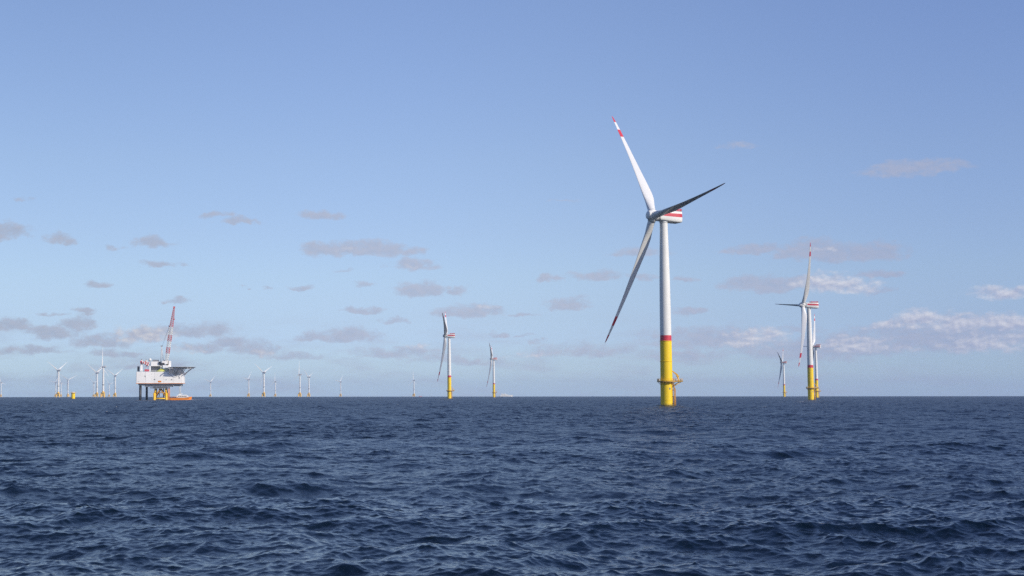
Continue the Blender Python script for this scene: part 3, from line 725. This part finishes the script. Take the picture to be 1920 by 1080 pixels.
b.rings([[(-4.2, -2.6, 2.6), (8.4, -2.4, 2.6), (8.4, 2.4, 2.6), (-4.2, 2.6, 2.6)], [(-3.2, -2.5, 4.8), (7.6, -2.3, 4.8), (7.6, 2.3, 4.8), (-3.2, 2.5, 4.8)], [(-2.0, -2.3, 5.5), (5.6, -2.0, 5.5), (5.6, 2.0, 5.5), (-2.0, 2.3, 5.5)]], 'white', smooth=False)
b.box((-0.6, 0, 6.0), (2.8, 3, 1.1), 'white', bevel=.2); cab = link('wheelhouse', b.mesh('wheelhouse'), v)
b = MB()
for y in (-2.56, 2.56):
    for x in (-1.4, .4, 2.2, 4.0, 5.8): b.box((x, y, 4.1), (1.3, .14, .7), 'glass')
link('window', b.mesh('window'), cab)
b = MB(); b.cyl((.2, 0, 5.6), (.2, 0, 10.0), .14, 'white', n=8); b.box((.2, 0, 8.0), (.5, 2.2, .2), 'white'); b.cyl((-1.6, .8, 5), (-1.6, .8, 7.2), .1, 'white', n=6); b.ball((1.4, 0, 6.6), .55, 'white'); link('mast', b.mesh('mast'), v)
b = MB()
for s in (-2.9, 2.9):
    for i in range(9): b.cyl((-10 + i * .9, s, 2.7), (-10 + i * .9, s, 3.7), .06, 'orange', n=5)
    b.cyl((-10, s, 3.7), (-2.8, s, 3.7), .07, 'orange', n=5)
link('railing', b.mesh('railing'), v)

SD = 5200.0; s_ = empty('passenger_ship', on_sea(948.5, SD), R(-3), 'long white ship with white dome on the horizon right of the small turbine', 'ship')
b = MB(); hull(b, 46, 10, -2, 5.2, 'white', 1.2, fine=.3, flare=2.5); sh = link('hull', b.mesh('hull'), s_)
b = MB(); b.box((-1, 0, .6), (42, 10.2, 1.0), 'grey'); link('boot_stripe', b.mesh('boot_stripe'), sh)
b = MB(); b.box((-5, 0, 6.4), (26, 8.4, 2.6), 'white', bevel=.8); b.box((-10, 0, 8.9), (14, 7, 2.4), 'white', bevel=.6); b.box((-15.5, 0, 10.6), (4.5, 4, 2.2), 'white', bevel=.4); b.box((1, 0, 8.3), (7, 6, 1.4), 'white', bevel=.6)
su = link('superstructure', b.mesh('superstructure'), s_)
b = MB()
for y in (-4.23, 4.23): b.box((-5, y, 6.6), (22, .1, .7), 'glass')
link('window', b.mesh('window'), su)
b = MB(); b.cyl((-4, 0, 8), (-4, 0, 11), .5, 'white', n=8); b.ball((-4, 0, 11.8), 1.7, 'white'); link('radome', b.mesh('radome'), s_)
b = MB(); b.box((-20.5, 0, 3.4), (7, 8.6, .6), 'grey'); b.cyl((-20, 2, 3.6), (-20, 2, 7), .2, 'white', n=6); link('stern_deck', b.mesh('stern_deck'), s_)

rb = empty('motor_boat', on_sea(788, 5600), R(170), 'tiny reddish boat on the horizon beside the far turbine', 'boat')
b = MB(); hull(b, 12, 3.6, -1, 1.7, 'red', .5, flare=.4); link('hull', b.mesh('hull'), rb)
b = MB(); b.box((-.5, 0, 2.9), (5, 2.8, 2.2), 'white', bevel=.4, taper=(.7, .9)); cb = link('cabin', b.mesh('cabin'), rb)
b = MB(); b.box((1.6, 0, 3.1), (.3, 2.2, .7), 'glass'); link('window', b.mesh('window'), cb)

# ------------------------------------------------------------------ haze
b = MB(); me = bpy.data.meshes.new('haze')
x0, x1, y0, y1, z0, z1 = -16200, 16200, -16200, 16200, -20, 156
vs = [(x, y, z) for z in (z0, z1) for x, y in ((x0, y0), (x1, y0), (x1, y1), (x0, y1))]
me.from_pydata(vs, [], [(3, 2, 1, 0), (4, 5, 6, 7), (0, 1, 5, 4), (1, 2, 6, 5), (2, 3, 7, 6), (3, 0, 4, 7)]); me.update()
hm = bpy.data.materials.new('haze'); hm.use_nodes = True; n = NT(hm.node_tree)
pv = n.node('ShaderNodeVolumePrincipled'); o = n.node('ShaderNodeOutputMaterial'); n.t.links.new(pv.outputs[0], o.inputs['Volume'])
pv.inputs['Color'].default_value = (0.62, 0.76, 0.97, 1); pv.inputs['Density'].default_value = 5.0e-5; pv.inputs['Anisotropy'].default_value = 0.0
pv.inputs['Density Attribute'].default_value = ''; pv.inputs['Color Attribute'].default_value = ''
me.materials.append(hm)
tag(link('haze', me), 'thin pale sea haze that fades the far turbines', 'haze', kind='stuff')
